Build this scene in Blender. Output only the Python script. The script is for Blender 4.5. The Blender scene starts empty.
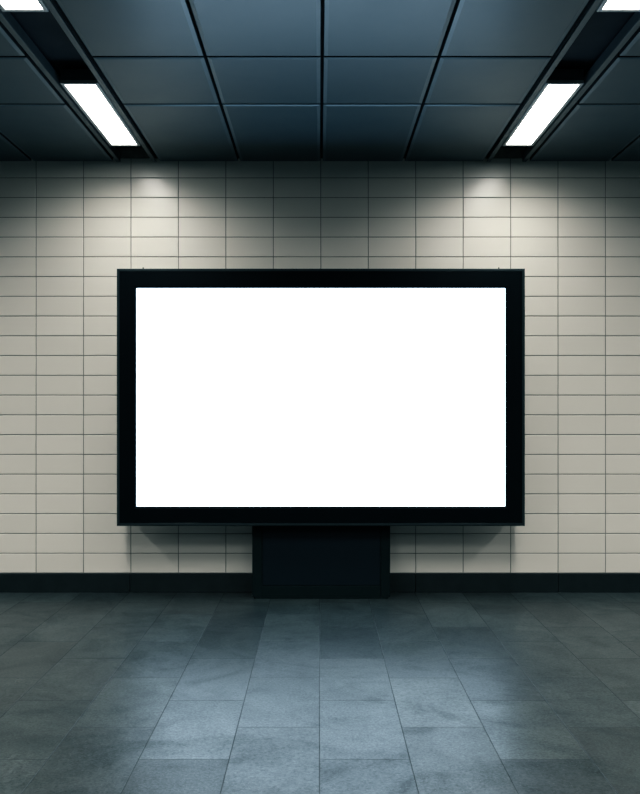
import bpy, bmesh, math, random
from mathutils import Vector, Matrix
random.seed(7)
scene = bpy.context.scene
COL = scene.collection

# ------------------------------------------------------------------ layout (metres)
D = 5.615            # camera to tiled wall
ZC = 1.1623          # camera height
ZT = 2.7170          # ceiling face
CX = 0.012           # centre line of the ceiling grid
HALF_W = 4.6         # half width of the modelled stretch of passage
Y_NEAR = -8.0

# ------------------------------------------------------------------ node helpers
def new_mat(name):
    m = bpy.data.materials.new(name)
    m.use_nodes = True
    nt = m.node_tree
    return m, nt, nt.nodes['Principled BSDF']

def N(nt, typ, **kw):
    n = nt.nodes.new(typ)
    for k, v in kw.items():
        setattr(n, k, v)
    return n

def link(nt, a, b):
    nt.links.new(a, b)

def math_node(nt, op, a, b=None, clamp=False):
    n = N(nt, 'ShaderNodeMath', operation=op, use_clamp=clamp)
    for i, v in enumerate((a, b)):
        if v is None:
            continue
        if isinstance(v, (int, float)):
            n.inputs[i].default_value = v
        else:
            link(nt, v, n.inputs[i])
    return n.outputs[0]

def ramp(nt, fac, stops):
    r = N(nt, 'ShaderNodeValToRGB')
    e = r.color_ramp.elements
    while len(e) < len(stops):
        e.new(0.5)
    for i, (p, c) in enumerate(stops):
        e[i].position = p
        e[i].color = c if len(c) == 4 else (*c, 1)
    link(nt, fac, r.inputs[0])
    return r.outputs[0]

def noise(nt, vec, scale, detail=4, rough=0.55, dist=0.0):
    n = N(nt, 'ShaderNodeTexNoise')
    n.inputs['Scale'].default_value = scale
    n.inputs['Detail'].default_value = detail
    n.inputs['Roughness'].default_value = rough
    n.inputs['Distortion'].default_value = dist
    if vec is not None:
        link(nt, vec, n.inputs['Vector'])
    return n.outputs['Fac']

def mix_rgb(nt, blend, fac, a, b):
    n = N(nt, 'ShaderNodeMix', data_type='RGBA', blend_type=blend)
    for idx, v in ((0, fac), (6, a), (7, b)):
        if isinstance(v, (int, float)):
            n.inputs[idx].default_value = v
        elif isinstance(v, tuple):
            n.inputs[idx].default_value = (*v, 1) if len(v) == 3 else v
        else:
            link(nt, v, n.inputs[idx])
    return n.outputs[2]

def bump(nt, height, strength, dist):
    b = N(nt, 'ShaderNodeBump')
    b.inputs['Strength'].default_value = strength
    b.inputs['Distance'].default_value = dist
    link(nt, height, b.inputs['Height'])
    return b.outputs[0]

def objco(nt):
    return N(nt, 'ShaderNodeTexCoord').outputs['Object']

# ------------------------------------------------------------------ materials
def mat_tile():
    m, nt, p = new_mat('glazed_cream_tile')
    co = objco(nt)
    geo = N(nt, 'ShaderNodeNewGeometry')
    rnd = geo.outputs['Random Per Island']
    c1 = ramp(nt, rnd, [(0, (0.615, 0.602, 0.550)), (0.5, (0.632, 0.618, 0.566)), (1, (0.65, 0.635, 0.582))])
    n1 = noise(nt, co, 0.7, 1)
    c2 = ramp(nt, n1, [(0.2, (0.985, 0.985, 0.985)), (0.8, (1.0, 1.0, 1.0))])
    link(nt, mix_rgb(nt, 'MULTIPLY', 1.0, c1, c2), p.inputs['Base Color'])
    p.inputs['Roughness'].default_value = 0.23
    p.inputs['IOR'].default_value = 1.5
    return m

def mat_grout():
    m, nt, p = new_mat('grey_grout')
    co = objco(nt)
    link(nt, ramp(nt, noise(nt, co, 30), [(0.3, (0.11, 0.11, 0.095)), (0.7, (0.17, 0.165, 0.145))]), p.inputs['Base Color'])
    p.inputs['Roughness'].default_value = 0.9
    return m

TW, TL, YA = 0.2992, 0.5925, -2.083       # floor tile width, length, a joint of the centre-right column
def mat_floor():
    m, nt, p = new_mat('blue_grey_slate_floor_tiles')
    co = objco(nt)
    s = N(nt, 'ShaderNodeSeparateXYZ'); link(nt, co, s.inputs[0])
    u = math_node(nt, 'DIVIDE', math_node(nt, 'SUBTRACT', s.outputs[0], 0.0), TW)
    col = math_node(nt, 'FLOOR', u)
    fu = math_node(nt, 'SUBTRACT', u, col)
    odd = math_node(nt, 'FLOORED_MODULO', col, 2.0)
    v = math_node(nt, 'ADD', math_node(nt, 'DIVIDE', math_node(nt, 'SUBTRACT', s.outputs[1], YA), TL),
                  math_node(nt, 'MULTIPLY', odd, 0.5))
    row = math_node(nt, 'FLOOR', v)
    fv = math_node(nt, 'SUBTRACT', v, row)
    # distance to the nearest joint in metres
    du = math_node(nt, 'MULTIPLY', math_node(nt, 'MINIMUM', fu, math_node(nt, 'SUBTRACT', 1.0, fu)), TW)
    dv = math_node(nt, 'MULTIPLY', math_node(nt, 'MINIMUM', fv, math_node(nt, 'SUBTRACT', 1.0, fv)), TL)
    d = math_node(nt, 'MINIMUM', du, dv)
    joint = ramp(nt, math_node(nt, 'MULTIPLY', d, 100.0), [(0.10, (0, 0, 0)), (0.20, (1, 1, 1))])   # 0 in the joint
    cmb = N(nt, 'ShaderNodeCombineXYZ'); link(nt, col, cmb.inputs[0]); link(nt, row, cmb.inputs[1])
    wn = N(nt, 'ShaderNodeTexWhiteNoise', noise_dimensions='2D'); link(nt, cmb.outputs[0], wn.inputs['Vector'])
    tint = ramp(nt, wn.outputs['Value'], [(0, (0.011, 0.0155, 0.0165)), (0.35, (0.0145, 0.0195, 0.0205)),
                                          (0.7, (0.0175, 0.0235, 0.0245)), (1, (0.023, 0.030, 0.031))])
    # each tile gets its own shift of the stone pattern
    off = N(nt, 'ShaderNodeVectorMath', operation='MULTIPLY_ADD')
    link(nt, wn.outputs['Color'], off.inputs[0]); off.inputs[1].default_value = (9, 9, 9); link(nt, co, off.inputs[2])
    pc = off.outputs[0]
    cloud = noise(nt, pc, 3.2, 6, 0.62, 1.2)
    fine = noise(nt, pc, 55, 4, 0.7)
    c = mix_rgb(nt, 'MULTIPLY', 1.0, tint, ramp(nt, cloud, [(0.3, (0.55, 0.57, 0.58)), (0.5, (0.95, 0.95, 0.95)), (0.75, (1.35, 1.33, 1.3))]))
    c = mix_rgb(nt, 'MULTIPLY', 1.0, c, ramp(nt, fine, [(0.3, (0.35, 0.35, 0.35)), (0.7, (1.7, 1.7, 1.7))]))
    # pale mineral veins and flecks
    vein = noise(nt, pc, 2.0, 7, 0.65, 2.5)
    vm = ramp(nt, math_node(nt, 'ABSOLUTE', math_node(nt, 'SUBTRACT', vein, 0.5)), [(0.0, (1, 1, 1)), (0.012, (0, 0, 0))])
    gate = ramp(nt, noise(nt, pc, 1.3, 2), [(0.55, (0, 0, 0)), (0.7, (0.16, 0.16, 0.16))])
    vf = mix_rgb(nt, 'MULTIPLY', 1.0, vm, gate)
    c = mix_rgb(nt, 'MIX', vf, c, (0.16, 0.18, 0.185))
    vor = N(nt, 'ShaderNodeTexVoronoi'); vor.inputs['Scale'].default_value = 70; link(nt, pc, vor.inputs['Vector'])
    fl = ramp(nt, vor.outputs['Distance'], [(0.06, (0.45,)*3), (0.16, (0, 0, 0))])
    c = mix_rgb(nt, 'MIX', fl, c, (0.13, 0.15, 0.16))
    c = mix_rgb(nt, 'MIX', joint, (0.008, 0.011, 0.012), c)
    link(nt, c, p.inputs['Base Color'])
    sc = N(nt, 'ShaderNodeSeparateColor'); link(nt, wn.outputs['Color'], sc.inputs[0])
    rt = ramp(nt, sc.outputs[1], [(0, (0.27,)*3), (1, (0.35,)*3)])
    rr = mix_rgb(nt, 'ADD', 1.0, rt, ramp(nt, cloud, [(0.3, (0.10,)*3), (0.7, (0.0,)*3)]))
    rr = mix_rgb(nt, 'MIX', joint, (0.62,)*3, rr)
    link(nt, rr, p.inputs['Roughness'])
    h = mix_rgb(nt, 'ADD', 1.0, mix_rgb(nt, 'MULTIPLY', 1.0, fine, (0.25,)*3), joint)
    link(nt, bump(nt, h, 0.35, 0.003), p.inputs['Normal'])
    p.inputs['IOR'].default_value = 1.5
    # worn and scuffed areas shine less, and the stone grain sparkles
    smudge = ramp(nt, noise(nt, co, 1.7, 7, 0.62, 2.2), [(0.36, (0.45,)*3), (0.50, (0.9,)*3), (0.75, (1.1,)*3)])
    grain = ramp(nt, noise(nt, pc, 110, 3, 0.7), [(0.3, (0.55,)*3), (0.7, (1.45,)*3)])
    tl = ramp(nt, sc.outputs[2], [(0, (0.24,)*3), (1, (0.34,)*3)])
    sp = mix_rgb(nt, 'MULTIPLY', 1.0, mix_rgb(nt, 'MULTIPLY', 1.0, tl, smudge), grain)
    link(nt, sp, p.inputs['Specular IOR Level'])
    return m

def mat_simple(name, lo, hi, rough, scale=8, metallic=0.0, rvar=0.06, bmp=0.0, ior=1.5, bscale=200, spec=0.5, stint=None):
    m, nt, p = new_mat(name)
    co = objco(nt)
    n = noise(nt, co, scale, 5, 0.6)
    link(nt, ramp(nt, n, [(0.3, lo), (0.7, hi)]), p.inputs['Base Color'])
    link(nt, ramp(nt, n, [(0.25, (rough + rvar,)*3), (0.75, (rough - rvar,)*3)]), p.inputs['Roughness'])
    p.inputs['Metallic'].default_value = metallic
    p.inputs['IOR'].default_value = ior
    p.inputs['Specular IOR Level'].default_value = spec
    if stint:
        p.inputs['Specular Tint'].default_value = (*stint, 1)
    if bmp:
        link(nt, bump(nt, noise(nt, co, bscale, 2), bmp, 0.002), p.inputs['Normal'])
    return m

def mat_emit(name, color, strength, scale=0.0):
    m = bpy.data.materials.new(name)
    m.use_nodes = True
    nt = m.node_tree
    nt.nodes.remove(nt.nodes['Principled BSDF'])
    e = N(nt, 'ShaderNodeEmission')
    e.inputs['Strength'].default_value = strength
    n = noise(nt, objco(nt), 2.0, 2)
    c2 = tuple(x * 0.97 for x in color)
    link(nt, ramp(nt, n, [(0.2, c2), (0.8, color)]), e.inputs['Color'])
    link(nt, e.outputs[0], nt.nodes['Material Output'].inputs['Surface'])
    return m

LAMP = (1.0, 0.985, 0.94)
LAMP_E = 13.0
LAMP_W = 28.0
SPREAD = 150.0
M = {}
M['tile'] = mat_tile()
M['grout'] = mat_grout()
M['floor'] = mat_floor()
M['base'] = mat_simple('dark_stone_skirting', (0.002, 0.0050, 0.0058), (0.006, 0.0100, 0.0108), 0.42, 12, bmp=0.2, spec=0.25)
M['panel'] = mat_simple('blue_grey_painted_metal_panel', (0.021, 0.039, 0.049), (0.024, 0.043, 0.053), 0.36, 3, rvar=0.03, bmp=0.05, bscale=260, spec=0.26, stint=(0.52, 0.80, 1.0))
M['edge'] = mat_simple('panel_edge_highlight', (0.042, 0.066, 0.08), (0.05, 0.074, 0.088), 0.38, 5, spec=0.4, stint=(0.55, 0.82, 1.0))  # paler than the panel: the light line caught by the bevels, put into the colour
M['void'] = mat_simple('black_ceiling_void', (0.006, 0.009, 0.012), (0.010, 0.013, 0.016), 0.8, 4, spec=0.1)
M['rail'] = mat_simple('grey_metal_rail', (0.035, 0.050, 0.056), (0.043, 0.058, 0.064), 0.4, 6, metallic=0.2, spec=0.3)
M['housing'] = mat_simple('dark_lamp_housing', (0.03, 0.04, 0.045), (0.045, 0.055, 0.06), 0.4, 6)
M['lampframe'] = mat_simple('grey_lamp_frame', (0.30, 0.32, 0.32), (0.35, 0.37, 0.37), 0.4, 6, metallic=0.3)
M['diffuser'] = mat_emit('lit_lamp_diffuser', LAMP, LAMP_E)
M['black'] = mat_simple('black_powder_coat', (0.0010, 0.0022, 0.0030), (0.0014, 0.0028, 0.0036), 0.34, 10, bmp=0.03, spec=0.03)
M['rim_highlight'] = mat_simple('black_frame_edge_highlight', (0.008, 0.013, 0.015), (0.011, 0.017, 0.019), 0.38, 10, spec=0.1)  # bevel highlight round the outer frame, painted as a lighter black
M['pedestal'] = mat_simple('dark_grey_painted_steel', (0.0026, 0.0062, 0.0068), (0.0032, 0.0072, 0.0078), 0.42, 10, bmp=0.03, spec=0.08)
M['access'] = mat_simple('dark_blue_grey_painted_steel', (0.0030, 0.0062, 0.0090), (0.0038, 0.0074, 0.0105), 0.40, 6, bmp=0.03, spec=0.10)
M['screen'] = mat_emit('lit_blank_screen', (0.61, 0.80, 1.0), 5.0)
M['steel'] = mat_simple('dark_steel_bolt', (0.02, 0.025, 0.025), (0.04, 0.045, 0.045), 0.35, 20, metallic=0.6)

# ------------------------------------------------------------------ mesh helpers
def quad(bm, pts, mi=0):
    f = bm.faces.new([bm.verts.new(p) for p in pts]); f.material_index = mi
    return f

def box(bm, x0, x1, y0, y1, z0, z1, mi=0, bev=0.0, seg=1):
    r = bmesh.ops.create_cube(bm, size=1.0)
    vs = r['verts']
    bmesh.ops.scale(bm, vec=(x1-x0, y1-y0, z1-z0), verts=vs)
    bmesh.ops.translate(bm, vec=((x0+x1)/2, (y0+y1)/2, (z0+z1)/2), verts=vs)
    fs = {f for v in vs for f in v.link_faces}
    for f in fs: f.material_index = mi
    if bev > 0:
        es = list({e for v in vs for e in v.link_edges})
        out = bmesh.ops.bevel(bm, geom=es, offset=bev, offset_type='OFFSET', segments=seg, profile=0.5, affect='EDGES')
        for f in out['faces']: f.material_index = mi

def obj(name, bm, mats, parent=None, smooth=False):
    bmesh.ops.recalc_face_normals(bm, faces=bm.faces[:])
    me = bpy.data.meshes.new(name)
    bm.to_mesh(me); bm.free()
    for m in (mats if isinstance(mats, (list, tuple)) else [mats]):
        me.materials.append(m)
    if smooth:
        for pl in me.polygons: pl.use_smooth = True
    o = bpy.data.objects.new(name, me)
    COL.objects.link(o)
    if parent is not None:
        o.parent = parent
    return o

def struct(name, bm, mats):
    o = obj(name, bm, mats); o['kind'] = 'structure'
    return o

def thing(name, label, cat, loc=(0, 0, 0), group=None):
    o = bpy.data.objects.new(name, None); COL.objects.link(o)
    o.empty_display_size = 0.1
    o.location = loc; o['label'] = label; o['category'] = cat
    if group: o['group'] = group
    return o

# ------------------------------------------------------------------ wall of stacked glazed tiles
PW, PH, Z0 = 0.2996, 0.12478, 0.120
X_ORG = 0.0079
bm = bmesh.new()
g = 0.0024
kx = int(HALF_W / PW) + 1
NR = 21
for i in range(-kx, kx):
    for j in range(NR):
        x0, x1 = X_ORG + i*PW + g, X_ORG + (i+1)*PW - g
        z0, z1 = Z0 + j*PH + g, Z0 + (j+1)*PH - g
        z1 = min(z1, ZT + 0.05)
        b = 0.0022
        # a pillowed tile face, tipped a hair at random like hand-set tiles
        tx, tz = random.gauss(0, 0.0022), random.gauss(0, 0.003)
        def py(x, z, d):
            return -0.0035 + d + tx*(x-(x0+x1)/2) + tz*(z-(z0+z1)/2)
        fr = [bm.verts.new((x, py(x, z, 0), z)) for x, z in ((x0+b, z0+b), (x1-b, z0+b), (x1-b, z1-b), (x0+b, z1-b))]
        ou = [bm.verts.new((x, py(x, z, 0.0014), z)) for x, z in ((x0, z0), (x1, z0), (x1, z1), (x0, z1))]
        bk = [bm.verts.new((v.co.x, 0.006, v.co.z)) for v in ou]
        bm.faces.new(fr)
        for k in range(4):
            bm.faces.new((fr[k], ou[k], ou[(k+1) % 4], fr[(k+1) % 4]))
            bm.faces.new((ou[k], bk[k], bk[(k+1) % 4], ou[(k+1) % 4]))
XL, XR = X_ORG - kx*PW, X_ORG + kx*PW
for f in bm.faces: f.material_index = 0
box(bm, XL, XR, 0.0, 0.16, 0.0, ZT + 0.16, 1)
struct('wall_back', bm, [M['tile'], M['grout']])

# skirting of dark stone lengths
bm = bmesh.new()
x = 1.506 - 0.9*7
while x < XR:
    box(bm, max(x, XL) + 0.0012, min(x + 0.9, XR) - 0.0012, -0.016, -0.0002, 0.0005, Z0 - 0.0008, 0, 0.002)
    x += 0.9
struct('baseboard_back', bm, [M['base']])

# floor
bm = bmesh.new()
box(bm, XL, XR, Y_NEAR, 0.0, -0.08, 0.0)
struct('floor', bm, [M['floor']])

# ------------------------------------------------------------------ ceiling of metal trays with slots for the lamps
MOD = 0.5185
J = 0.008            # half joint
S_IN, S_OUT = 1.030, 1.304
SW = 0.274
PER = 4 * MOD + SW   # one lamp slot to the next
def tray(bm, x0, x1, y0, y1):
    e, et = 0.017, 0.011
    inn = [bm.verts.new((x, y, ZT)) for x, y in ((x0+e, y0+et), (x1-e, y0+et), (x1-e, y1-et), (x0+e, y1-et))]
    mid = [bm.verts.new((x, y, ZT + 0.004)) for x, y in ((x0, y0), (x1, y0), (x1, y1), (x0, y1))]
    top = [bm.verts.new((v.co.x, v.co.y, ZT + 0.035)) for v in mid]
    bm.faces.new(inn).material_index = 0
    for k in range(4):
        bm.faces.new((inn[k], mid[k], mid[(k+1) % 4], inn[(k+1) % 4])).material_index = 1
        bm.faces.new((mid[k], top[k], top[(k+1) % 4], mid[(k+1) % 4])).material_index = 2

ys = [-0.004, -1.056, -1.671]
while ys[-1] > Y_NEAR:
    ys.append(ys[-1] - 0.615)
def spans():
    """panel columns between joint centres, and slots, mirrored about the centre line"""
    cols, slots = [], []
    pos = [(0, MOD), (MOD, S_IN)]
    x = S_IN
    slots.append((S_IN, S_OUT))
    pos += [(S_OUT + k*MOD, S_OUT + (k+1)*MOD) for k in range(4)]
    s2 = S_OUT + 4*MOD
    slots.append((s2, s2 + SW))
    pos += [(s2 + SW + k*MOD, s2 + SW + (k+1)*MOD) for k in range(2)]
    for a, b in pos:
        cols += [(a, b), (-b, -a)]
    for a, b in slots[:]:
        slots.append((-b, -a))
    return cols, slots
cols, slots = spans()
bm = bmesh.new()
for a, b in cols:
    for k in range(len(ys) - 1):
        jn = 0.0 if k == 0 else 0.009
        x0, x1 = a + J, b - J
        # the joints that flank a lamp slot are a little wider
        for s0, s1 in slots:
            if abs(b - s0) < 1e-6: x1 = b - 0.011
            if abs(a - s1) < 1e-6: x0 = a + 0.011
        tray(bm, CX + x0, CX + x1, ys[k+1] + 0.009, ys[k] - jn)
# void above: a black plate, bent up over the slots
box(bm, XL, XR, Y_NEAR, -0.001, ZT + 0.085, ZT + 0.16, 3)
RAILW = 0.025
for s0, s1 in slots:                      # slot side walls behind the rails
    for xs in (s0 + 0.012, s1 - 0.016):
        box(bm, CX + xs, CX + xs + 0.004, Y_NEAR, -0.004, ZT + 0.02, ZT + 0.085, 3)
for s0, s1 in slots:                      # rails of the outer slots, out of the way
    if abs(s0) > 2 and abs(s1) > 2:
        for xa in (s0 + 0.011, s1 - 0.011 - RAILW):
            box(bm, CX + xa, CX + xa + RAILW, Y_NEAR, -0.004, ZT - 0.001, ZT + 0.022, 4)
struct('ceiling', bm, [M['panel'], M['edge'], M['void'], M['void'], M['rail']])
n = 1
for s0, s1 in slots:
    if abs(s0) > 2 and abs(s1) > 2: continue
    for side, xa in ((0, s0 + 0.011), (1, s1 - 0.011 - RAILW)):
        bm = bmesh.new()
        # an L-shaped extrusion: flat lower flange and a thin upright on the slot side
        box(bm, CX + xa, CX + xa + RAILW, Y_NEAR, -0.004, ZT - 0.001, ZT + 0.003, 0, 0.0008)
        xu = xa + RAILW - 0.004 if side == 0 else xa
        box(bm, CX + xu, CX + xu + 0.004, Y_NEAR, -0.004, ZT + 0.0025, ZT + 0.05, 0, 0.0006)
        struct(f'trim_{n}', bm, [M['rail']]); n += 1

# ------------------------------------------------------------------ recessed lamps
LZ = ZT + 0.001
def make_lamp(label):
    t = thing('ceiling_light', label, 'ceiling light', (0, 0, LZ), 'recessed linear ceiling lights')
    L, W = 0.984, 0.148
    fw = 0.016
    bm = bmesh.new()                     # open-bottomed housing
    hx, hy = W/2 + fw - 0.001, L/2 + fw - 0.001
    box(bm, -hx, hx, -hy, hy, 0.012, 0.066, 0, 0.003)
    obj('housing', bm, M['housing'], t)
    bm = bmesh.new()
    box(bm, -W/2 - fw, -W/2, -L/2 - fw, L/2 + fw, -0.004, 0.0125, 0, 0.0012)
    box(bm, W/2, W/2 + fw, -L/2 - fw, L/2 + fw, -0.004, 0.0125, 0, 0.0012)
    box(bm, -W/2, W/2, -L/2 - fw, -L/2, -0.004, 0.0125, 0, 0.0012)
    box(bm, -W/2, W/2, L/2, L/2 + fw, -0.004, 0.0125, 0, 0.0012)
    obj('frame', bm, M['lampframe'], t)
    bm = bmesh.new()
    box(bm, -W/2 + 0.0004, W/2 - 0.0004, -L/2 + 0.0004, L/2 - 0.0004, 0.002, 0.011, 0, 0.001)
    obj('diffuser', bm, M['diffuser'], t)
    return t
LX = 1.163
LY = [-0.856, -2.640]
labels = {(-1, 0): 'lit white strip light in left ceiling slot, whole, near the tiled wall',
          (1, 0): 'lit white strip light in right ceiling slot, whole, near the tiled wall',
          (-1, 1): 'lit strip light cut off by the top left corner of the photo',
          (1, 1): 'lit strip light cut off by the top right corner of the photo'}
proto = None
for key, lab in labels.items():
    if proto is None:
        r = proto = make_lamp(lab)
    else:
        r = proto.copy(); COL.objects.link(r); r['label'] = lab
        for ch in proto.children:
            c = ch.copy(); COL.objects.link(c); c.parent = r
    r.location = (CX + key[0]*LX, LY[key[1]], LZ)

# the light each louvred lamp throws down, and the lamps out of frame further along and in the next slots
def area(x, y, k=1.0):
    l = bpy.data.lights.new('strip_lamp', 'AREA')
    l.shape = 'RECTANGLE'; l.size = 0.14; l.size_y = 0.97
    l.energy = LAMP_W * k
    l.spread = math.radians(SPREAD)
    l.color = LAMP
    l.specular_factor = 0.1
    o = bpy.data.objects.new('strip_lamp', l); COL.objects.link(o)
    o.location = (x, y, LZ - 0.001)
    return o
for sx in (-1, 1):
    for k in (0, 1, 2, 3):
        area(CX + sx*LX, LY[0] - 1.784*k, 0.58 if k == 0 else 1.2)
    for k in (0, 1, 2):
        area(CX + sx*(LX + PER), LY[0] - 1.784*k, 1.2)

# ------------------------------------------------------------------ the display
YF, YB = -0.30, -0.085
BX0, BX1, BZ0, BZ1 = -1.2125, 1.2290, 0.4565, 1.9963
SX0, SX1, SZ0, SZ1 = -1.0971, 1.1132, 0.5734, 1.8798
disp = thing('digital_billboard', 'large black framed landscape display with blank glowing white screen on pedestal against tiled wall',
             'billboard', ((BX0+BX1)/2, -0.2, 0))
ox, oy = (BX0+BX1)/2, -0.2
def loc(o):
    o.location = (-ox, -oy, 0)
    return o
bm = bmesh.new()
box(bm, BX0 + 0.004, BX1 - 0.004, YF + 0.035, YB, BZ0 + 0.004, BZ1 - 0.004, 0, 0.006, 2)
loc(obj('cabinet', bm, M['black'], disp))
# mitred bezel with a sloping inner lip
bm = bmesh.new()
def ring(prof):
    """sweep a profile of (inset, y) round the rectangle"""
    loops = []
    for ins, y, in prof:
        loops.append([bm.verts.new(p) for p in ((BX0+ins, y, BZ0+ins), (BX1-ins, y, BZ0+ins), (BX1-ins, y, BZ1-ins), (BX0+ins, y, BZ1-ins))])
    return loops
iw = SX0 - BX0
prof = [(0.0, YF + 0.036), (0.0, YF + 0.004), (0.005, YF), (0.016, YF), (0.018, YF + 0.002), (iw - 0.012, YF + 0.002), (iw - 0.001, YF + 0.006), (iw - 0.001, YF + 0.03)]
loops = []
def rect(ins, y):
    # the inset is a little different top and bottom so that the inner edge lands on the screen
    t = ins / iw
    if ins < 0.02:
        a = (BX0+ins, BX1-ins, BZ0+ins, BZ1-ins)
    else:
        a = (BX0 + t*(SX0-BX0), BX1 - t*(BX1-SX1), BZ0 + t*(SZ0-BZ0), BZ1 - t*(BZ1-SZ1))
    return [bm.verts.new(p) for p in ((a[0], y, a[2]), (a[1], y, a[2]), (a[1], y, a[3]), (a[0], y, a[3]))]
loops = [rect(i, y) for i, y in prof]
for li in range(len(loops) - 1):
    for k in range(4):
        f = bm.faces.new((loops[li][k], loops[li][(k+1) % 4], loops[li+1][(k+1) % 4], loops[li+1][k]))
        f.material_index = 1 if li in (0, 1, 2) else 0
loc(obj('frame', bm, [M['black'], M['rim_highlight']], disp))
bm = bmesh.new()
box(bm, SX0, SX1, YF + 0.014, YF + 0.0348, SZ0, SZ1)
scr = loc(obj('screen', bm, M['screen'], disp)); scr['label'] = 'blank glowing white screen'
# two stub bolts on the top edge
for px in (143.0, 499.0):
    bx = (px - 319.5) / 165.0
    bm = bmesh.new()
    bmesh.ops.create_cone(bm, cap_ends=True, segments=12, radius1=0.007, radius2=0.007, depth=0.012,
                          matrix=Matrix.Translation((bx, -0.22, BZ1 + 0.002)))
    bmesh.ops.create_cone(bm, cap_ends=True, segments=6, radius1=0.005, radius2=0.0042, depth=0.014,
                          matrix=Matrix.Translation((bx, -0.22, BZ1 + 0.012)))
    loc(obj('bolt', bm, M['steel'], disp))
# pedestal with recessed access panel
PX0, PX1, PYF, PYB = -0.411, 0.4305, -0.200, -0.018
PT = BZ0 + 0.0035
bm = bmesh.new()
box(bm, PX0, PX1, PYF + 0.006, PYB, 0.03, PT, 0, 0.004, 2)
box(bm, PX0 + 0.012, PX1 - 0.012, PYF + 0.012, PYB - 0.004, 0.0, 0.0305, 0, 0.002)
ped = loc(obj('pedestal', bm, M['pedestal'], disp))
bm = bmesh.new()           # skirt round the foot and front frame
fx0, fx1, fz0, fz1 = PX0 + 0.063, PX1 - 0.060, 0.080, PT - 0.001
ix = [(PX0, PX0 + 0.061), (PX1 - 0.058, PX1)]
for a, b in ix:
    box(bm, a + 0.002, b, PYF, PYF + 0.0065, 0.012, PT - 0.001, 0, 0.0018)
box(bm, PX0 + 0.0612, PX1 - 0.0582, PYF, PYF + 0.0065, 0.012, 0.078, 0, 0.0018)
o = obj('front_frame', bm, M['pedestal'], ped)
bm = bmesh.new()
box(bm, fx0 + 0.0015, fx1 - 0.0015, PYF + 0.002, PYF + 0.0065, fz0 + 0.001, fz1, 0, 0.0015)
obj('access_panel', bm, M['access'], ped)
bm = bmesh.new()
box(bm, PX0 + 0.014, PX1 - 0.014, PYF + 0.0006, PYF + 0.02, 0.0, 0.0115, 0, 0.002)
obj('foot_plate', bm, M['pedestal'], ped)

# ------------------------------------------------------------------ air of the passage: faint cool ambient
w = bpy.data.worlds.new('passage'); scene.world = w
w.use_nodes = True
bg = w.node_tree.nodes['Background']
bg.inputs['Color'].default_value = (0.45, 0.80, 1.0, 1)
bg.inputs['Strength'].default_value = 0.02

# ------------------------------------------------------------------ camera
cam = bpy.data.cameras.new('camera')
cam.sensor_fit = 'HORIZONTAL'; cam.sensor_width = 36.0; cam.lens = 889.0 / 640.0 * 36.0
cam.shift_x = 0.5 / 640.0
cam.shift_y = 11.0 / 640.0
cam.clip_start = 0.05; cam.clip_end = 100
co = bpy.data.objects.new('camera', cam); COL.objects.link(co)
co.location = (0, -D, ZC); co.rotation_euler = (math.pi/2, 0, 0)
scene.camera = co

scene.view_settings.view_transform = 'Standard'
scene.view_settings.look = 'None'
scene.view_settings.exposure = 0.0
# the photograph's overall grade: slightly crushed, teal shadows
scene.view_settings.use_curve_mapping = True
cm = scene.view_settings.curve_mapping
cm.use_clip = False
for ci, pts in ((0, [(0, 0), (0.03, 0.018), (0.12, 0.098), (0.4, 0.41), (1, 1)]),
                (1, [(0, 0), (0.03, 0.0245), (0.12, 0.112), (0.4, 0.41), (1, 1)]),
                (2, [(0, 0), (0.03, 0.0265), (0.12, 0.115), (0.4, 0.405), (1, 1)])):
    c = cm.curves[ci]
    c.points[0].location = pts[0]; c.points[1].location = pts[-1]
    for p_ in pts[1:-1]:
        c.points.new(*p_)
cm.update()
